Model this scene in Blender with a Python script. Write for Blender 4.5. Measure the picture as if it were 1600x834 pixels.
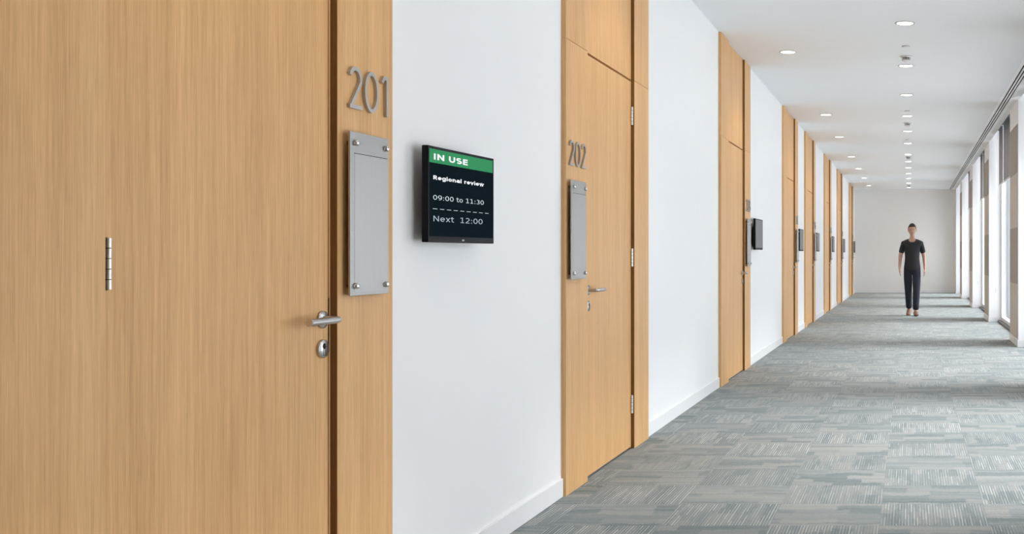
import bpy, bmesh, math, random
from mathutils import Vector, Matrix

random.seed(7)
for _o in list(bpy.data.objects):
    bpy.data.objects.remove(_o, do_unlink=True)
SC = bpy.context.scene
COL = SC.collection
PI = math.pi

# ------------------------------------------------------------------ camera
FPX = 1640.0                       # focal length in pixels of the 1600 px wide frame
EYE = 1.22
cam_d = bpy.data.cameras.new('camera')
cam = bpy.data.objects.new('camera', cam_d)
COL.objects.link(cam)
cam.location = (0, 0, EYE)
cam.rotation_euler = (PI / 2, 0, 0)
cam_d.sensor_fit = 'HORIZONTAL'
cam_d.sensor_width = 36.0
cam_d.lens = 36.0 * FPX / 1600.0
cam_d.shift_x = -(1422.5 - 800.0) / 1600.0
cam_d.shift_y = -(417.0 - 397.0) / 1600.0
cam_d.clip_start = 0.05
cam_d.clip_end = 500
SC.camera = cam

# ------------------------------------------------------------------ world (even, bright overcast sky)
world = bpy.data.worlds.new('overcast_sky')
SC.world = world
world.use_nodes = True
_bg = world.node_tree.nodes['Background']
_bg.inputs[0].default_value = (0.91, 0.945, 1.0, 1)
# standard overcast luminance: three times brighter at the zenith than at the horizon
SKY_ZENITH = 10.5
_wn = world.node_tree
_tc = _wn.nodes.new('ShaderNodeTexCoord')
_sx = _wn.nodes.new('ShaderNodeSeparateXYZ')
_mx = _wn.nodes.new('ShaderNodeMath'); _mx.operation = 'MAXIMUM'; _mx.inputs[1].default_value = 0.0
_ma = _wn.nodes.new('ShaderNodeMath'); _ma.operation = 'MULTIPLY_ADD'
_ma.inputs[1].default_value = SKY_ZENITH * 2 / 3
_ma.inputs[2].default_value = SKY_ZENITH / 3
_wn.links.new(_tc.outputs['Generated'], _sx.inputs[0])
_wn.links.new(_sx.outputs[2], _mx.inputs[0])
_wn.links.new(_mx.outputs[0], _ma.inputs[0])
_wn.links.new(_ma.outputs[0], _bg.inputs[1])

# hazy sun behind thin cloud on the window side: very soft-edged
sun_d = bpy.data.lights.new('hazy_sun', 'SUN')
sun_d.energy = 10.0
sun_d.color = (1.0, 0.99, 0.975)
sun_d.angle = math.radians(30)
sun = bpy.data.objects.new('hazy_sun', sun_d)
COL.objects.link(sun)
sun.rotation_euler = Vector((-math.cos(math.radians(42)), 0.0, -math.sin(math.radians(42)))).to_track_quat('-Z', 'Y').to_euler()
sun.location = (30, 15, 27)

LAMP_WATT = 18.0
DOOR_LAMP_WATT = 40.0
SC.view_settings.view_transform = 'Standard'
SC.view_settings.look = 'None'
SC.view_settings.gamma = 1.0
SC.view_settings.use_curve_mapping = False
SC.view_settings.exposure = -0.65
SC.cycles.max_bounces = 14
SC.cycles.diffuse_bounces = 8
SC.cycles.glossy_bounces = 4
SC.cycles.transparent_max_bounces = 12
SC.cycles.sample_clamp_indirect = 6.0

# ------------------------------------------------------------------ dimensions of the corridor
XL = -1.76        # plastered wall on the door side
XR = 1.42         # faces of the pillars on the window side
XG = 1.66         # glass line
ZC = 3.26         # ceiling
ZW = 3.52         # top of the blind pocket / windows
YB = -7.0         # wall behind the viewer
YE = 33.2         # end wall
TX0, TXP = -0.139, 0.493     # carpet tile grid
TY0, TYP = 4.72, 0.41

# ------------------------------------------------------------------ material helpers
def new_mat(name):
    m = bpy.data.materials.new(name)
    m.use_nodes = True
    nt = m.node_tree
    b = nt.nodes['Principled BSDF']
    return m, nt, b

def N(nt, kind, **kw):
    n = nt.nodes.new(kind)
    for k, v in kw.items():
        setattr(n, k, v)
    return n

def L(nt, a, b):
    nt.links.new(a, b)

def math_node(nt, op, a, b=None, c=None):
    n = nt.nodes.new('ShaderNodeMath')
    n.operation = op
    for i, v in enumerate((a, b, c)):
        if v is None:
            continue
        if isinstance(v, (int, float)):
            n.inputs[i].default_value = v
        else:
            nt.links.new(v, n.inputs[i])
    return n.outputs[0]

def mix_rgb(nt, fac, a, b, blend='MIX'):
    n = nt.nodes.new('ShaderNodeMix')
    n.data_type = 'RGBA'
    n.blend_type = blend
    for key, v in ((0, fac), (6, a), (7, b)):
        if isinstance(v, (int, float)):
            n.inputs[key].default_value = v
        elif isinstance(v, tuple):
            n.inputs[key].default_value = (*v, 1)
        else:
            nt.links.new(v, n.inputs[key])
    return n.outputs[2]

def plain(name, col, rough=0.5, metal=0.0, spec=0.5, noise=0.0, scale=40.0, bump=0.0):
    m, nt, b = new_mat(name)
    b.inputs['Base Color'].default_value = (*col, 1)
    b.inputs['Roughness'].default_value = rough
    b.inputs['Metallic'].default_value = metal
    b.inputs['Specular IOR Level'].default_value = spec
    if noise or bump:
        tc = N(nt, 'ShaderNodeTexCoord')
        no = N(nt, 'ShaderNodeTexNoise')
        no.inputs['Scale'].default_value = scale
        no.inputs['Detail'].default_value = 4
        L(nt, tc.outputs['Object'], no.inputs['Vector'])
        if noise:
            lo = tuple(c * (1 - noise) for c in col)
            hi = tuple(min(1, c * (1 + noise)) for c in col)
            L(nt, mix_rgb(nt, no.outputs['Fac'], lo, hi), b.inputs['Base Color'])
        if bump:
            bp = N(nt, 'ShaderNodeBump')
            bp.inputs['Strength'].default_value = bump
            bp.inputs['Distance'].default_value = 0.002
            L(nt, no.outputs['Fac'], bp.inputs['Height'])
            L(nt, bp.outputs['Normal'], b.inputs['Normal'])
    return m

def wood_mat(name, dark, light, rough=0.42):
    m, nt, b = new_mat(name)
    geo = N(nt, 'ShaderNodeNewGeometry')
    info = N(nt, 'ShaderNodeObjectInfo')
    off = N(nt, 'ShaderNodeVectorMath', operation='MULTIPLY_ADD')
    cmb = N(nt, 'ShaderNodeCombineXYZ')
    for i in range(3):
        L(nt, info.outputs['Random'], cmb.inputs[i])
    off.inputs[1].default_value = (13.0, 37.0, 21.0)
    L(nt, cmb.outputs[0], off.inputs[0])
    L(nt, geo.outputs['Position'], off.inputs[2])
    def layer(sy, sz, detail, rough_=0.55, dist=0.0):
        mp = N(nt, 'ShaderNodeMapping')
        mp.inputs['Scale'].default_value = (sy, sy, sz)
        L(nt, off.outputs[0], mp.inputs['Vector'])
        n = N(nt, 'ShaderNodeTexNoise')
        n.inputs['Scale'].default_value = 1.0
        n.inputs['Detail'].default_value = detail
        n.inputs['Roughness'].default_value = rough_
        n.inputs['Distortion'].default_value = dist
        L(nt, mp.outputs[0], n.inputs['Vector'])
        return n.outputs['Fac']
    broad = layer(9.0, 0.35, 3, 0.5, 0.2)
    midl = layer(80.0, 1.6, 4, 0.65)
    fine = layer(330.0, 6.0, 3, 0.65)
    pore = layer(420.0, 18.0, 2, 0.5)
    s = math_node(nt, 'MULTIPLY', broad, 0.26)
    s = math_node(nt, 'MULTIPLY_ADD', midl, 0.40, s)
    s = math_node(nt, 'MULTIPLY_ADD', fine, 0.42, s)
    s = math_node(nt, 'MULTIPLY_ADD', pore, 0.20, s)
    cr = N(nt, 'ShaderNodeValToRGB')
    cr.color_ramp.elements[0].position = 0.42
    cr.color_ramp.elements[0].color = (*dark, 1)
    cr.color_ramp.elements[1].position = 0.80
    cr.color_ramp.elements[1].color = (*light, 1)
    L(nt, s, cr.inputs['Fac'])
    # slight warm / greenish drift between veneer leaves
    hue = layer(3.1, 0.12, 1, 0.4)
    tint = mix_rgb(nt, hue, (1.03, 0.985, 0.95), (0.975, 1.01, 1.03))
    L(nt, mix_rgb(nt, 1.0, cr.outputs['Color'], tint, 'MULTIPLY'), b.inputs['Base Color'])
    b.inputs['Roughness'].default_value = rough
    b.inputs['Specular IOR Level'].default_value = 0.22
    bp = N(nt, 'ShaderNodeBump')
    bp.inputs['Strength'].default_value = 0.12
    bp.inputs['Distance'].default_value = 0.0008
    L(nt, fine, bp.inputs['Height'])
    L(nt, bp.outputs['Normal'], b.inputs['Normal'])
    return m

def brushed_mat(name, col, rough=0.32, vertical=False):
    m, nt, b = new_mat(name)
    tc = N(nt, 'ShaderNodeTexCoord')
    mp = N(nt, 'ShaderNodeMapping')
    mp.inputs['Scale'].default_value = (300, 900, 4) if vertical else (300, 4, 900)
    L(nt, tc.outputs['Object'], mp.inputs['Vector'])
    no = N(nt, 'ShaderNodeTexNoise')
    no.inputs['Scale'].default_value = 1.0
    no.inputs['Detail'].default_value = 3
    L(nt, mp.outputs[0], no.inputs['Vector'])
    L(nt, mix_rgb(nt, no.outputs['Fac'], tuple(c * 0.9 for c in col), tuple(min(1, c * 1.08) for c in col)), b.inputs['Base Color'])
    b.inputs['Metallic'].default_value = 1.0
    b.inputs['Roughness'].default_value = rough
    bp = N(nt, 'ShaderNodeBump')
    bp.inputs['Strength'].default_value = 0.08
    bp.inputs['Distance'].default_value = 0.0004
    L(nt, no.outputs['Fac'], bp.inputs['Height'])
    L(nt, bp.outputs['Normal'], b.inputs['Normal'])
    return m

def carpet_mat():
    """Checkerboard of quarter-turned tiles: fine pale lines along one way, elongated blocks of teal and stone."""
    m, nt, b = new_mat('carpet')
    geo = N(nt, 'ShaderNodeNewGeometry')
    sep = N(nt, 'ShaderNodeSeparateXYZ')
    L(nt, geo.outputs['Position'], sep.inputs[0])
    tx = math_node(nt, 'MULTIPLY_ADD', sep.outputs[0], 1 / TXP, -TX0 / TXP)
    ty = math_node(nt, 'MULTIPLY_ADD', sep.outputs[1], 1 / TYP, -TY0 / TYP)
    ix, iy = math_node(nt, 'FLOOR', tx), math_node(nt, 'FLOOR', ty)
    fx, fy = math_node(nt, 'SUBTRACT', tx, ix), math_node(nt, 'SUBTRACT', ty, iy)
    par = math_node(nt, 'FLOORED_MODULO', math_node(nt, 'ADD', ix, iy), 2.0)
    par = math_node(nt, 'GREATER_THAN', par, 0.5)         # 0: lines run along y; 1: lines run along x
    inv = math_node(nt, 'SUBTRACT', 1.0, par)
    v = math_node(nt, 'ADD', math_node(nt, 'MULTIPLY', fx, inv), math_node(nt, 'MULTIPLY', fy, par))
    u = math_node(nt, 'ADD', math_node(nt, 'MULTIPLY', fy, inv), math_node(nt, 'MULTIPLY', fx, par))
    tid = math_node(nt, 'ADD', math_node(nt, 'MULTIPLY', ix, 7.31), math_node(nt, 'MULTIPLY', iy, 3.77))
    def rnd(a, bb, c):
        cm = N(nt, 'ShaderNodeCombineXYZ')
        for i, q in enumerate((a, bb, c)):
            if isinstance(q, (int, float)):
                cm.inputs[i].default_value = q
            else:
                L(nt, q, cm.inputs[i])
        w = N(nt, 'ShaderNodeTexWhiteNoise')
        w.noise_dimensions = '3D'
        L(nt, cm.outputs[0], w.inputs['Vector'])
        return w.outputs['Value']
    # wavering of block outlines
    wav = N(nt, 'ShaderNodeTexNoise')
    wav.inputs['Scale'].default_value = 5.0
    wav.inputs['Detail'].default_value = 2
    L(nt, geo.outputs['Position'], wav.inputs['Vector'])
    wv = math_node(nt, 'MULTIPLY_ADD', wav.outputs['Fac'], 0.26, -0.13)
    wob = N(nt, 'ShaderNodeTexNoise')
    wob.inputs['Scale'].default_value = 70.0
    wob.inputs['Detail'].default_value = 2
    L(nt, geo.outputs['Position'], wob.inputs['Vector'])
    wv = math_node(nt, 'ADD', wv, math_node(nt, 'MULTIPLY_ADD', wob.outputs['Fac'], 0.14, -0.07))
    vb = math_node(nt, 'ADD', v, wv)
    u = math_node(nt, 'ADD', u, math_node(nt, 'MULTIPLY_ADD', wob.outputs['Fac'], 0.08, -0.04))
    row = math_node(nt, 'FLOOR', math_node(nt, 'MULTIPLY_ADD', vb, 5.0, rnd(tid, 5.0, 1.0)))
    r1 = rnd(row, tid, 2.0)
    seg = math_node(nt, 'FLOOR', math_node(nt, 'MULTIPLY_ADD', u, 1.9, math_node(nt, 'MULTIPLY', r1, 3.0)))
    r2 = rnd(row, seg, tid)
    # finer layer of thin bands
    row3 = math_node(nt, 'FLOOR', math_node(nt, 'MULTIPLY', vb, 20.0))
    r3 = rnd(row3, tid, 9.0)
    tone = math_node(nt, 'ADD', math_node(nt, 'MULTIPLY', r2, 0.60), math_node(nt, 'MULTIPLY', r3, 0.40))
    cr = N(nt, 'ShaderNodeValToRGB')
    e = cr.color_ramp.elements
    e[0].position, e[0].color = 0.12, (*CARPET_DARK, 1)
    e[1].position, e[1].color = 0.80, (*CARPET_LIGHT, 1)
    k = e.new(0.45)
    k.color = (*CARPET_MID, 1)
    L(nt, tone, cr.inputs['Fac'])
    # thin pale yarn lines, stronger on the tiles whose lines run along y
    lv = math_node(nt, 'MULTIPLY', v, 36.0)
    li = math_node(nt, 'FLOOR', lv)
    lf = math_node(nt, 'SUBTRACT', lv, li)
    ln = math_node(nt, 'LESS_THAN', math_node(nt, 'ABSOLUTE', math_node(nt, 'SUBTRACT', lf, 0.5)), 0.16)
    lseg = math_node(nt, 'FLOOR', math_node(nt, 'MULTIPLY_ADD', u, 2.3, math_node(nt, 'MULTIPLY', rnd(li, tid, 4.0), 5.0)))
    on = rnd(li, lseg, math_node(nt, 'ADD', tid, 3.3))
    stren = math_node(nt, 'MULTIPLY', ln, math_node(nt, 'MULTIPLY_ADD', math_node(nt, 'POWER', on, 1.6), 0.85, 0.12))
    stren = math_node(nt, 'MULTIPLY', stren, math_node(nt, 'MULTIPLY_ADD', par, -0.75, 1.0))
    stren = math_node(nt, 'MULTIPLY', stren, math_node(nt, 'MULTIPLY_ADD', rnd(tid, 6.0, 2.0), 0.55, 0.45))
    base = mix_rgb(nt, stren, cr.outputs['Color'], CARPET_LINE)
    # striped tiles sit on a somewhat even darker ground
    base2 = mix_rgb(nt, math_node(nt, 'MULTIPLY', inv, 0.35), cr.outputs['Color'], CARPET_GROUND)
    base = mix_rgb(nt, stren, base2, CARPET_LINE)
    # a few dark yarn lines
    dk = math_node(nt, 'MULTIPLY', math_node(nt, 'LESS_THAN', lf, 0.22), math_node(nt, 'GREATER_THAN', rnd(li, tid, 8.0), 0.86))
    base = mix_rgb(nt, math_node(nt, 'MULTIPLY', dk, 0.5), base, CARPET_DARK)
    # loop-pile grain
    gr = N(nt, 'ShaderNodeTexNoise')
    gr.inputs['Scale'].default_value = 190.0
    gr.inputs['Detail'].default_value = 2
    L(nt, geo.outputs['Position'], gr.inputs['Vector'])
    gk = math_node(nt, 'MULTIPLY_ADD', gr.outputs['Fac'], 1.1, 0.45)
    gc = N(nt, 'ShaderNodeCombineColor')
    for i in range(3):
        L(nt, gk, gc.inputs[i])
    L(nt, mix_rgb(nt, 1.0, base, gc.outputs[0], 'MULTIPLY'), b.inputs['Base Color'])
    b.inputs['Roughness'].default_value = 0.9
    b.inputs['Specular IOR Level'].default_value = 0.15
    b.inputs['Sheen Weight'].default_value = 0.15
    b.inputs['Sheen Roughness'].default_value = 0.6
    bp = N(nt, 'ShaderNodeBump')
    bp.inputs['Strength'].default_value = 0.35
    bp.inputs['Distance'].default_value = 0.003
    L(nt, gr.outputs['Fac'], bp.inputs['Height'])
    L(nt, bp.outputs['Normal'], b.inputs['Normal'])
    return m

CARPET_DARK = (0.098, 0.130, 0.134)
CARPET_MID = (0.170, 0.196, 0.194)
CARPET_LIGHT = (0.250, 0.256, 0.242)
CARPET_LINE = (0.52, 0.53, 0.51)
CARPET_GROUND = (0.142, 0.166, 0.166)

def glass_mat():
    """Thin clear pane: lets light straight through with a slight cool tint and a Fresnel reflection."""
    m = bpy.data.materials.new('window_glass')
    m.use_nodes = True
    nt = m.node_tree
    nt.nodes.clear()
    out = N(nt, 'ShaderNodeOutputMaterial')
    tr = N(nt, 'ShaderNodeBsdfTransparent')
    tr.inputs[0].default_value = (0.94, 0.952, 0.965, 1)
    gl = N(nt, 'ShaderNodeBsdfGlossy')
    gl.inputs['Roughness'].default_value = 0.02
    fr = N(nt, 'ShaderNodeFresnel')
    geo = N(nt, 'ShaderNodeNewGeometry')
    L(nt, math_node(nt, 'MULTIPLY_ADD', geo.outputs['Backfacing'], 1 / 1.45 - 1.45, 1.45), fr.inputs[0])
    mx = N(nt, 'ShaderNodeMixShader')
    L(nt, fr.outputs[0], mx.inputs[0])
    L(nt, tr.outputs[0], mx.inputs[1])
    L(nt, gl.outputs[0], mx.inputs[2])
    L(nt, mx.outputs[0], out.inputs[0])
    return m

def blind_mat():
    m = bpy.data.materials.new('blind_fabric')
    m.use_nodes = True
    nt = m.node_tree
    nt.nodes.clear()
    out = N(nt, 'ShaderNodeOutputMaterial')
    tc = N(nt, 'ShaderNodeTexCoord')
    no = N(nt, 'ShaderNodeTexNoise')
    no.inputs['Scale'].default_value = 160.0
    L(nt, tc.outputs['Object'], no.inputs['Vector'])
    c = mix_rgb(nt, no.outputs['Fac'], (0.42, 0.42, 0.43), (0.52, 0.52, 0.53))
    df = N(nt, 'ShaderNodeBsdfDiffuse')
    tl = N(nt, 'ShaderNodeBsdfTranslucent')
    L(nt, c, df.inputs[0])
    tl.inputs[0].default_value = (0.30, 0.30, 0.31, 1)
    mx = N(nt, 'ShaderNodeMixShader')
    mx.inputs[0].default_value = 0.22
    L(nt, df.outputs[0], mx.inputs[1])
    L(nt, tl.outputs[0], mx.inputs[2])
    L(nt, mx.outputs[0], out.inputs[0])
    return m

def emit_mat(name, col, strength, base=(0.02, 0.02, 0.02)):
    m, nt, b = new_mat(name)
    b.inputs['Specular IOR Level'].default_value = 0.0
    b.inputs['Base Color'].default_value = (*base, 1)
    b.inputs['Roughness'].default_value = 0.35
    b.inputs['Emission Color'].default_value = (*col, 1)
    b.inputs['Emission Strength'].default_value = strength
    return m

M = {}
M['wood'] = wood_mat('oak_veneer', (0.530, 0.283, 0.111), (0.835, 0.512, 0.240))
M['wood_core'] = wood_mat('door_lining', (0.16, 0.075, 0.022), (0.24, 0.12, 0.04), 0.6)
M['wall'] = plain('white_paint', (0.87, 0.87, 0.87), 0.6, noise=0.012, scale=6, bump=0.03)
M['ceiling'] = plain('ceiling_paint', (0.825, 0.835, 0.845), 0.75, noise=0.01, scale=4)
M['skirting'] = plain('skirting_paint', (0.86, 0.86, 0.86), 0.4, noise=0.01, scale=5)
M['end'] = plain('end_wall_paint', (0.86, 0.85, 0.83), 0.65, noise=0.01, scale=5)
M['carpet'] = carpet_mat()
M['steel'] = brushed_mat('brushed_steel', (0.62, 0.60, 0.58), 0.30)
M['hinge'] = brushed_mat('satin_hinge', (0.78, 0.76, 0.75), 0.45)
M['plate'] = brushed_mat('brushed_plate', (0.44, 0.425, 0.405), 0.36)
M['insert'] = brushed_mat('satin_insert', (0.465, 0.45, 0.43), 0.40, vertical=True)
M['numeral'] = brushed_mat('satin_numeral', (0.50, 0.48, 0.46), 0.42)
M['chrome'] = plain('polished_stud', (0.75, 0.74, 0.73), 0.12, 1.0, noise=0.03)
M['dark'] = plain('dark_gap', (0.012, 0.011, 0.010), 0.8, noise=0.1)
M['black'] = plain('black_plastic', (0.008, 0.008, 0.010), 0.5, spec=0.12, noise=0.08, scale=60)
M['bezel'] = plain('bezel_plastic', (0.008, 0.008, 0.010), 0.4, spec=0.10, noise=0.05, scale=60)
M['screen_on'] = emit_mat('lit_screen', (0.0032, 0.0085, 0.0120), 1.70, (0.004, 0.004, 0.005))
M['screen_green'] = emit_mat('green_banner', (0.040, 0.255, 0.105), 1.70, (0.004, 0.02, 0.01))
M['screen_white'] = emit_mat('white_lettering', (0.92, 0.94, 0.95), 1.70)
M['screen_pale'] = emit_mat('pale_lettering', (0.58, 0.66, 0.70), 1.70)
M['screen_grey'] = emit_mat('grey_lettering', (0.36, 0.44, 0.49), 1.70)
M['screen_off'] = plain('sleeping_screen', (0.10, 0.10, 0.105), 0.3, noise=0.04)
M['logo'] = plain('pale_print', (0.55, 0.55, 0.56), 0.4, noise=0.03)
M['frame'] = plain('window_frame_paint', (0.74, 0.75, 0.76), 0.4, noise=0.01)
M['sill'] = plain('grey_floor_grille', (0.10, 0.105, 0.11), 0.5, noise=0.15, scale=90)
M['fin'] = plain('added_fin_metal', (0.30, 0.345, 0.385), 0.5, noise=0.04, scale=3)
M['glass'] = glass_mat()
M['blind'] = blind_mat()
M['taupe'] = plain('taupe_fabric', (0.42, 0.368, 0.325), 0.95, noise=0.10, scale=300, bump=0.2)
M['sand'] = plain('sand_fabric', (0.62, 0.555, 0.495), 0.95, noise=0.08, scale=300, bump=0.2)
M['lamp_ring'] = plain('lamp_ring', (0.42, 0.40, 0.38), 0.35, 0.3, noise=0.03)
M['lamp_glow'] = emit_mat('lamp_glow', (1.0, 0.93, 0.82), 9.0, (0.8, 0.8, 0.8))
M['white_plastic'] = plain('white_plastic', (0.72, 0.72, 0.71), 0.4, noise=0.02)
M['grey_plastic'] = plain('grey_plastic', (0.22, 0.215, 0.21), 0.4, noise=0.08)
M['rail'] = plain('diffuser_rail', (0.90, 0.90, 0.90), 0.4, noise=0.01)
M['concrete'] = plain('pale_paving', (0.72, 0.72, 0.71), 0.9, noise=0.05, scale=0.6)
M['skin'] = plain('skin', (0.50, 0.29, 0.21), 0.55, noise=0.05, scale=20)
M['shirt'] = plain('dark_shirt_cloth', (0.022, 0.022, 0.025), 0.9, noise=0.15, scale=80, bump=0.2)
M['trousers'] = plain('dark_trouser_cloth', (0.017, 0.022, 0.034), 0.9, noise=0.15, scale=80, bump=0.2)
M['hair'] = plain('dark_hair', (0.020, 0.015, 0.012), 0.6, noise=0.3, scale=120)
M['shoe'] = plain('brown_leather', (0.16, 0.085, 0.055), 0.5, noise=0.15, scale=60)
M['eye'] = plain('eye', (0.05, 0.04, 0.035), 0.3, noise=0.1)
M['lip'] = plain('lips', (0.36, 0.15, 0.12), 0.5, noise=0.05)

# ------------------------------------------------------------------ mesh helpers
class MB:
    def __init__(self):
        self.v, self.f, self.smooth = [], [], []
    def quad_faces(self, vs, fs, smooth=False):
        b = len(self.v)
        self.v += [tuple(p) for p in vs]
        for f in fs:
            self.f.append(tuple(b + i for i in f))
            self.smooth.append(smooth)
        return self
    def box(self, x0, x1, y0, y1, z0, z1, bev=0.0):
        if bev <= 0:
            vs = [(x0, y0, z0), (x1, y0, z0), (x1, y1, z0), (x0, y1, z0), (x0, y0, z1), (x1, y0, z1), (x1, y1, z1), (x0, y1, z1)]
            return self.quad_faces(vs, [(0, 3, 2, 1), (4, 5, 6, 7), (0, 1, 5, 4), (1, 2, 6, 5), (2, 3, 7, 6), (3, 0, 4, 7)])
        bm = bmesh.new()
        bmesh.ops.create_cube(bm, size=1.0)
        for p in bm.verts:
            p.co = Vector((x0 + (p.co.x + .5) * (x1 - x0), y0 + (p.co.y + .5) * (y1 - y0), z0 + (p.co.z + .5) * (z1 - z0)))
        bmesh.ops.bevel(bm, geom=bm.edges[:], offset=bev, segments=2, affect='EDGES', profile=0.5)
        bm.verts.index_update()
        self.quad_faces([p.co for p in bm.verts], [[q.index for q in f.verts] for f in bm.faces])
        bm.free()
        return self
    def lathe(self, prof, axis='z', origin=(0, 0, 0), n=24, smooth=True):
        """prof: list of (radius, height along axis); capped where the radius is 0."""
        vs, fs = [], []
        for r, h in prof:
            for k in range(n):
                a = 2 * PI * k / n
                c, s = r * math.cos(a), r * math.sin(a)
                p = {'z': (c, s, h), 'x': (h, c, s), 'y': (s, h, c)}[axis]
                vs.append((p[0] + origin[0], p[1] + origin[1], p[2] + origin[2]))
        for i in range(len(prof) - 1):
            for k in range(n):
                a, b = i * n + k, i * n + (k + 1) % n
                fs.append((a, b, b + n, a + n))
        if prof[0][0] > 1e-6:
            fs.append(tuple(reversed(range(n))))
        if prof[-1][0] > 1e-6:
            fs.append(tuple((len(prof) - 1) * n + k for k in range(n)))
        return self.quad_faces(vs, fs, smooth)
    def cyl(self, p0, p1, r0, r1=None, n=16, smooth=True):
        r1 = r0 if r1 is None else r1
        p0, p1 = Vector(p0), Vector(p1)
        d = (p1 - p0).normalized()
        a = d.orthogonal().normalized()
        b = d.cross(a)
        vs = []
        for p, r in ((p0, r0), (p1, r1)):
            for k in range(n):
                t = 2 * PI * k / n
                vs.append(p + a * (r * math.cos(t)) + b * (r * math.sin(t)))
        fs = [(k, (k + 1) % n, n + (k + 1) % n, n + k) for k in range(n)]
        self.quad_faces(vs, fs, smooth)
        self.quad_faces(vs[:n], [tuple(reversed(range(n)))])
        return self.quad_faces(vs[n:], [tuple(range(n))])
    def tube(self, pts, r, n=12):
        pts = [Vector(p) for p in pts]
        vs, fs = [], []
        prev = None
        for i, p in enumerate(pts):
            d = (pts[min(i + 1, len(pts) - 1)] - pts[max(i - 1, 0)]).normalized()
            a = d.orthogonal().normalized() if prev is None else (prev - d * prev.dot(d)).normalized()
            prev = a
            b = d.cross(a)
            for k in range(n):
                t = 2 * PI * k / n
                vs.append(p + a * (r * math.cos(t)) + b * (r * math.sin(t)))
        for i in range(len(pts) - 1):
            for k in range(n):
                q, w = i * n + k, i * n + (k + 1) % n
                fs.append((q, w, w + n, q + n))
        self.quad_faces(vs, fs, True)
        self.quad_faces(vs[:n], [tuple(reversed(range(n)))])
        return self.quad_faces(vs[-n:], [tuple(range(n))])
    def mesh(self, name):
        me = bpy.data.meshes.new(name)
        me.from_pydata(self.v, [], self.f)
        me.polygons.foreach_set('use_smooth', self.smooth)
        me.validate()
        me.update()
        bm = bmesh.new()
        bm.from_mesh(me)
        bmesh.ops.recalc_face_normals(bm, faces=bm.faces)
        bm.to_mesh(me)
        bm.free()
        return me
    def build(self, name, mat, parent=None, loc=(0, 0, 0)):
        return obj(name, self.mesh(name), mat, parent, loc)

def obj(name, me, mat, parent=None, loc=(0, 0, 0)):
    if mat is not None:
        if isinstance(mat, str):
            mat = M[mat]
        if not me.materials:
            me.materials.append(mat)
    o = bpy.data.objects.new(name, me)
    COL.objects.link(o)
    o.location = loc
    if parent is not None:
        o.parent = parent
    return o

def tag(o, label=None, cat=None, group=None, kind=None):
    if label: o['label'] = label
    if cat: o['category'] = cat
    if group: o['group'] = group
    if kind: o['kind'] = kind
    return o

def empty(name, loc):
    o = bpy.data.objects.new(name, None)
    COL.objects.link(o)
    o.location = loc
    o.empty_display_size = 0.1
    return o

def copy_tree(o, parent=None):
    c = o.copy()
    COL.objects.link(c)
    c.parent = parent
    for ch in [q for q in bpy.data.objects if q.parent == o]:
        copy_tree(ch, c)
    return c

# ------------------------------------------------------------------ the setting
# portals along the door wall: (start, leaf side edges, end, hinge at the far end?)
DOORS = [
    ('201', 1.900, 2.263, 3.179, 3.517, False),
    ('202', 5.288, 5.645, 6.600, 6.956, True),
    ('203', 9.620, 10.030, 11.000, 11.390, False),
    ('204', 14.37, 14.76, 15.80, 16.21, False),
    ('205', 17.37, 17.76, 18.82, 19.18, False),
    ('206', 21.26, 21.65, 22.67, 23.07, False),
    ('207', 25.00, 25.42, 26.56, 26.97, False),
    ('208', 29.90, 30.40, 31.44, 32.10, False),
]
PIER_LAST = 32.62
PIERS = [13.80 - 5.06 * k for k in (4, 3, 2, 1)] + [13.80, 18.95, 23.95, 28.85, PIER_LAST]
PIER_W = 1.18

# floor slab + carpet tiles
TILE_T = 0.006
ROW0, ROW1 = -2, 19
yt0, yt1 = TY0 + ROW0 * TYP, TY0 + ROW1 * TYP
fl = MB()
fl.box(XL - 0.2, 1.72, YB, yt0, -0.2, 0.0)
fl.box(XL - 0.2, 1.72, yt0, yt1, -0.2, -TILE_T)
fl.box(XL - 0.2, 1.72, yt1, YE + 0.2, -0.2, 0.0)
floor = fl.build('floor', 'carpet')
tag(floor, 'grey-teal carpet of quarter-turned tiles along the corridor', 'floor', kind='structure')

def tile_mesh(w, d):
    g = 0.0001
    m = MB()
    x0, x1, y0, y1, c = g, w - g, g, d - g, 0.0003
    vs = [(x0, y0, -TILE_T), (x1, y0, -TILE_T), (x1, y1, -TILE_T), (x0, y1, -TILE_T),
          (x0, y0, -c), (x1, y0, -c), (x1, y1, -c), (x0, y1, -c),
          (x0 + c, y0 + c, 0), (x1 - c, y0 + c, 0), (x1 - c, y1 - c, 0), (x0 + c, y1 - c, 0)]
    m.quad_faces(vs, [(0, 3, 2, 1), (8, 9, 10, 11), (0, 1, 5, 4), (1, 2, 6, 5), (2, 3, 7, 6), (3, 0, 4, 7),
                      (4, 5, 9, 8), (5, 6, 10, 9), (6, 7, 11, 10), (7, 4, 8, 11)])
    me = m.mesh('carpet_tile')
    me.materials.append(M['carpet'])
    return me

_tm = {}
edges_x = [XL] + [TX0 + k * TXP for k in range(-3, 4)] + [XG + 0.02]
for j in range(ROW0, ROW1):
    for x0, x1 in zip(edges_x[:-1], edges_x[1:]):
        w = round(x1 - x0, 4)
        if w not in _tm:
            _tm[w] = tile_mesh(w, TYP)
        obj('carpet_tile', _tm[w], None, floor, (x0, TY0 + j * TYP, 0))

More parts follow.
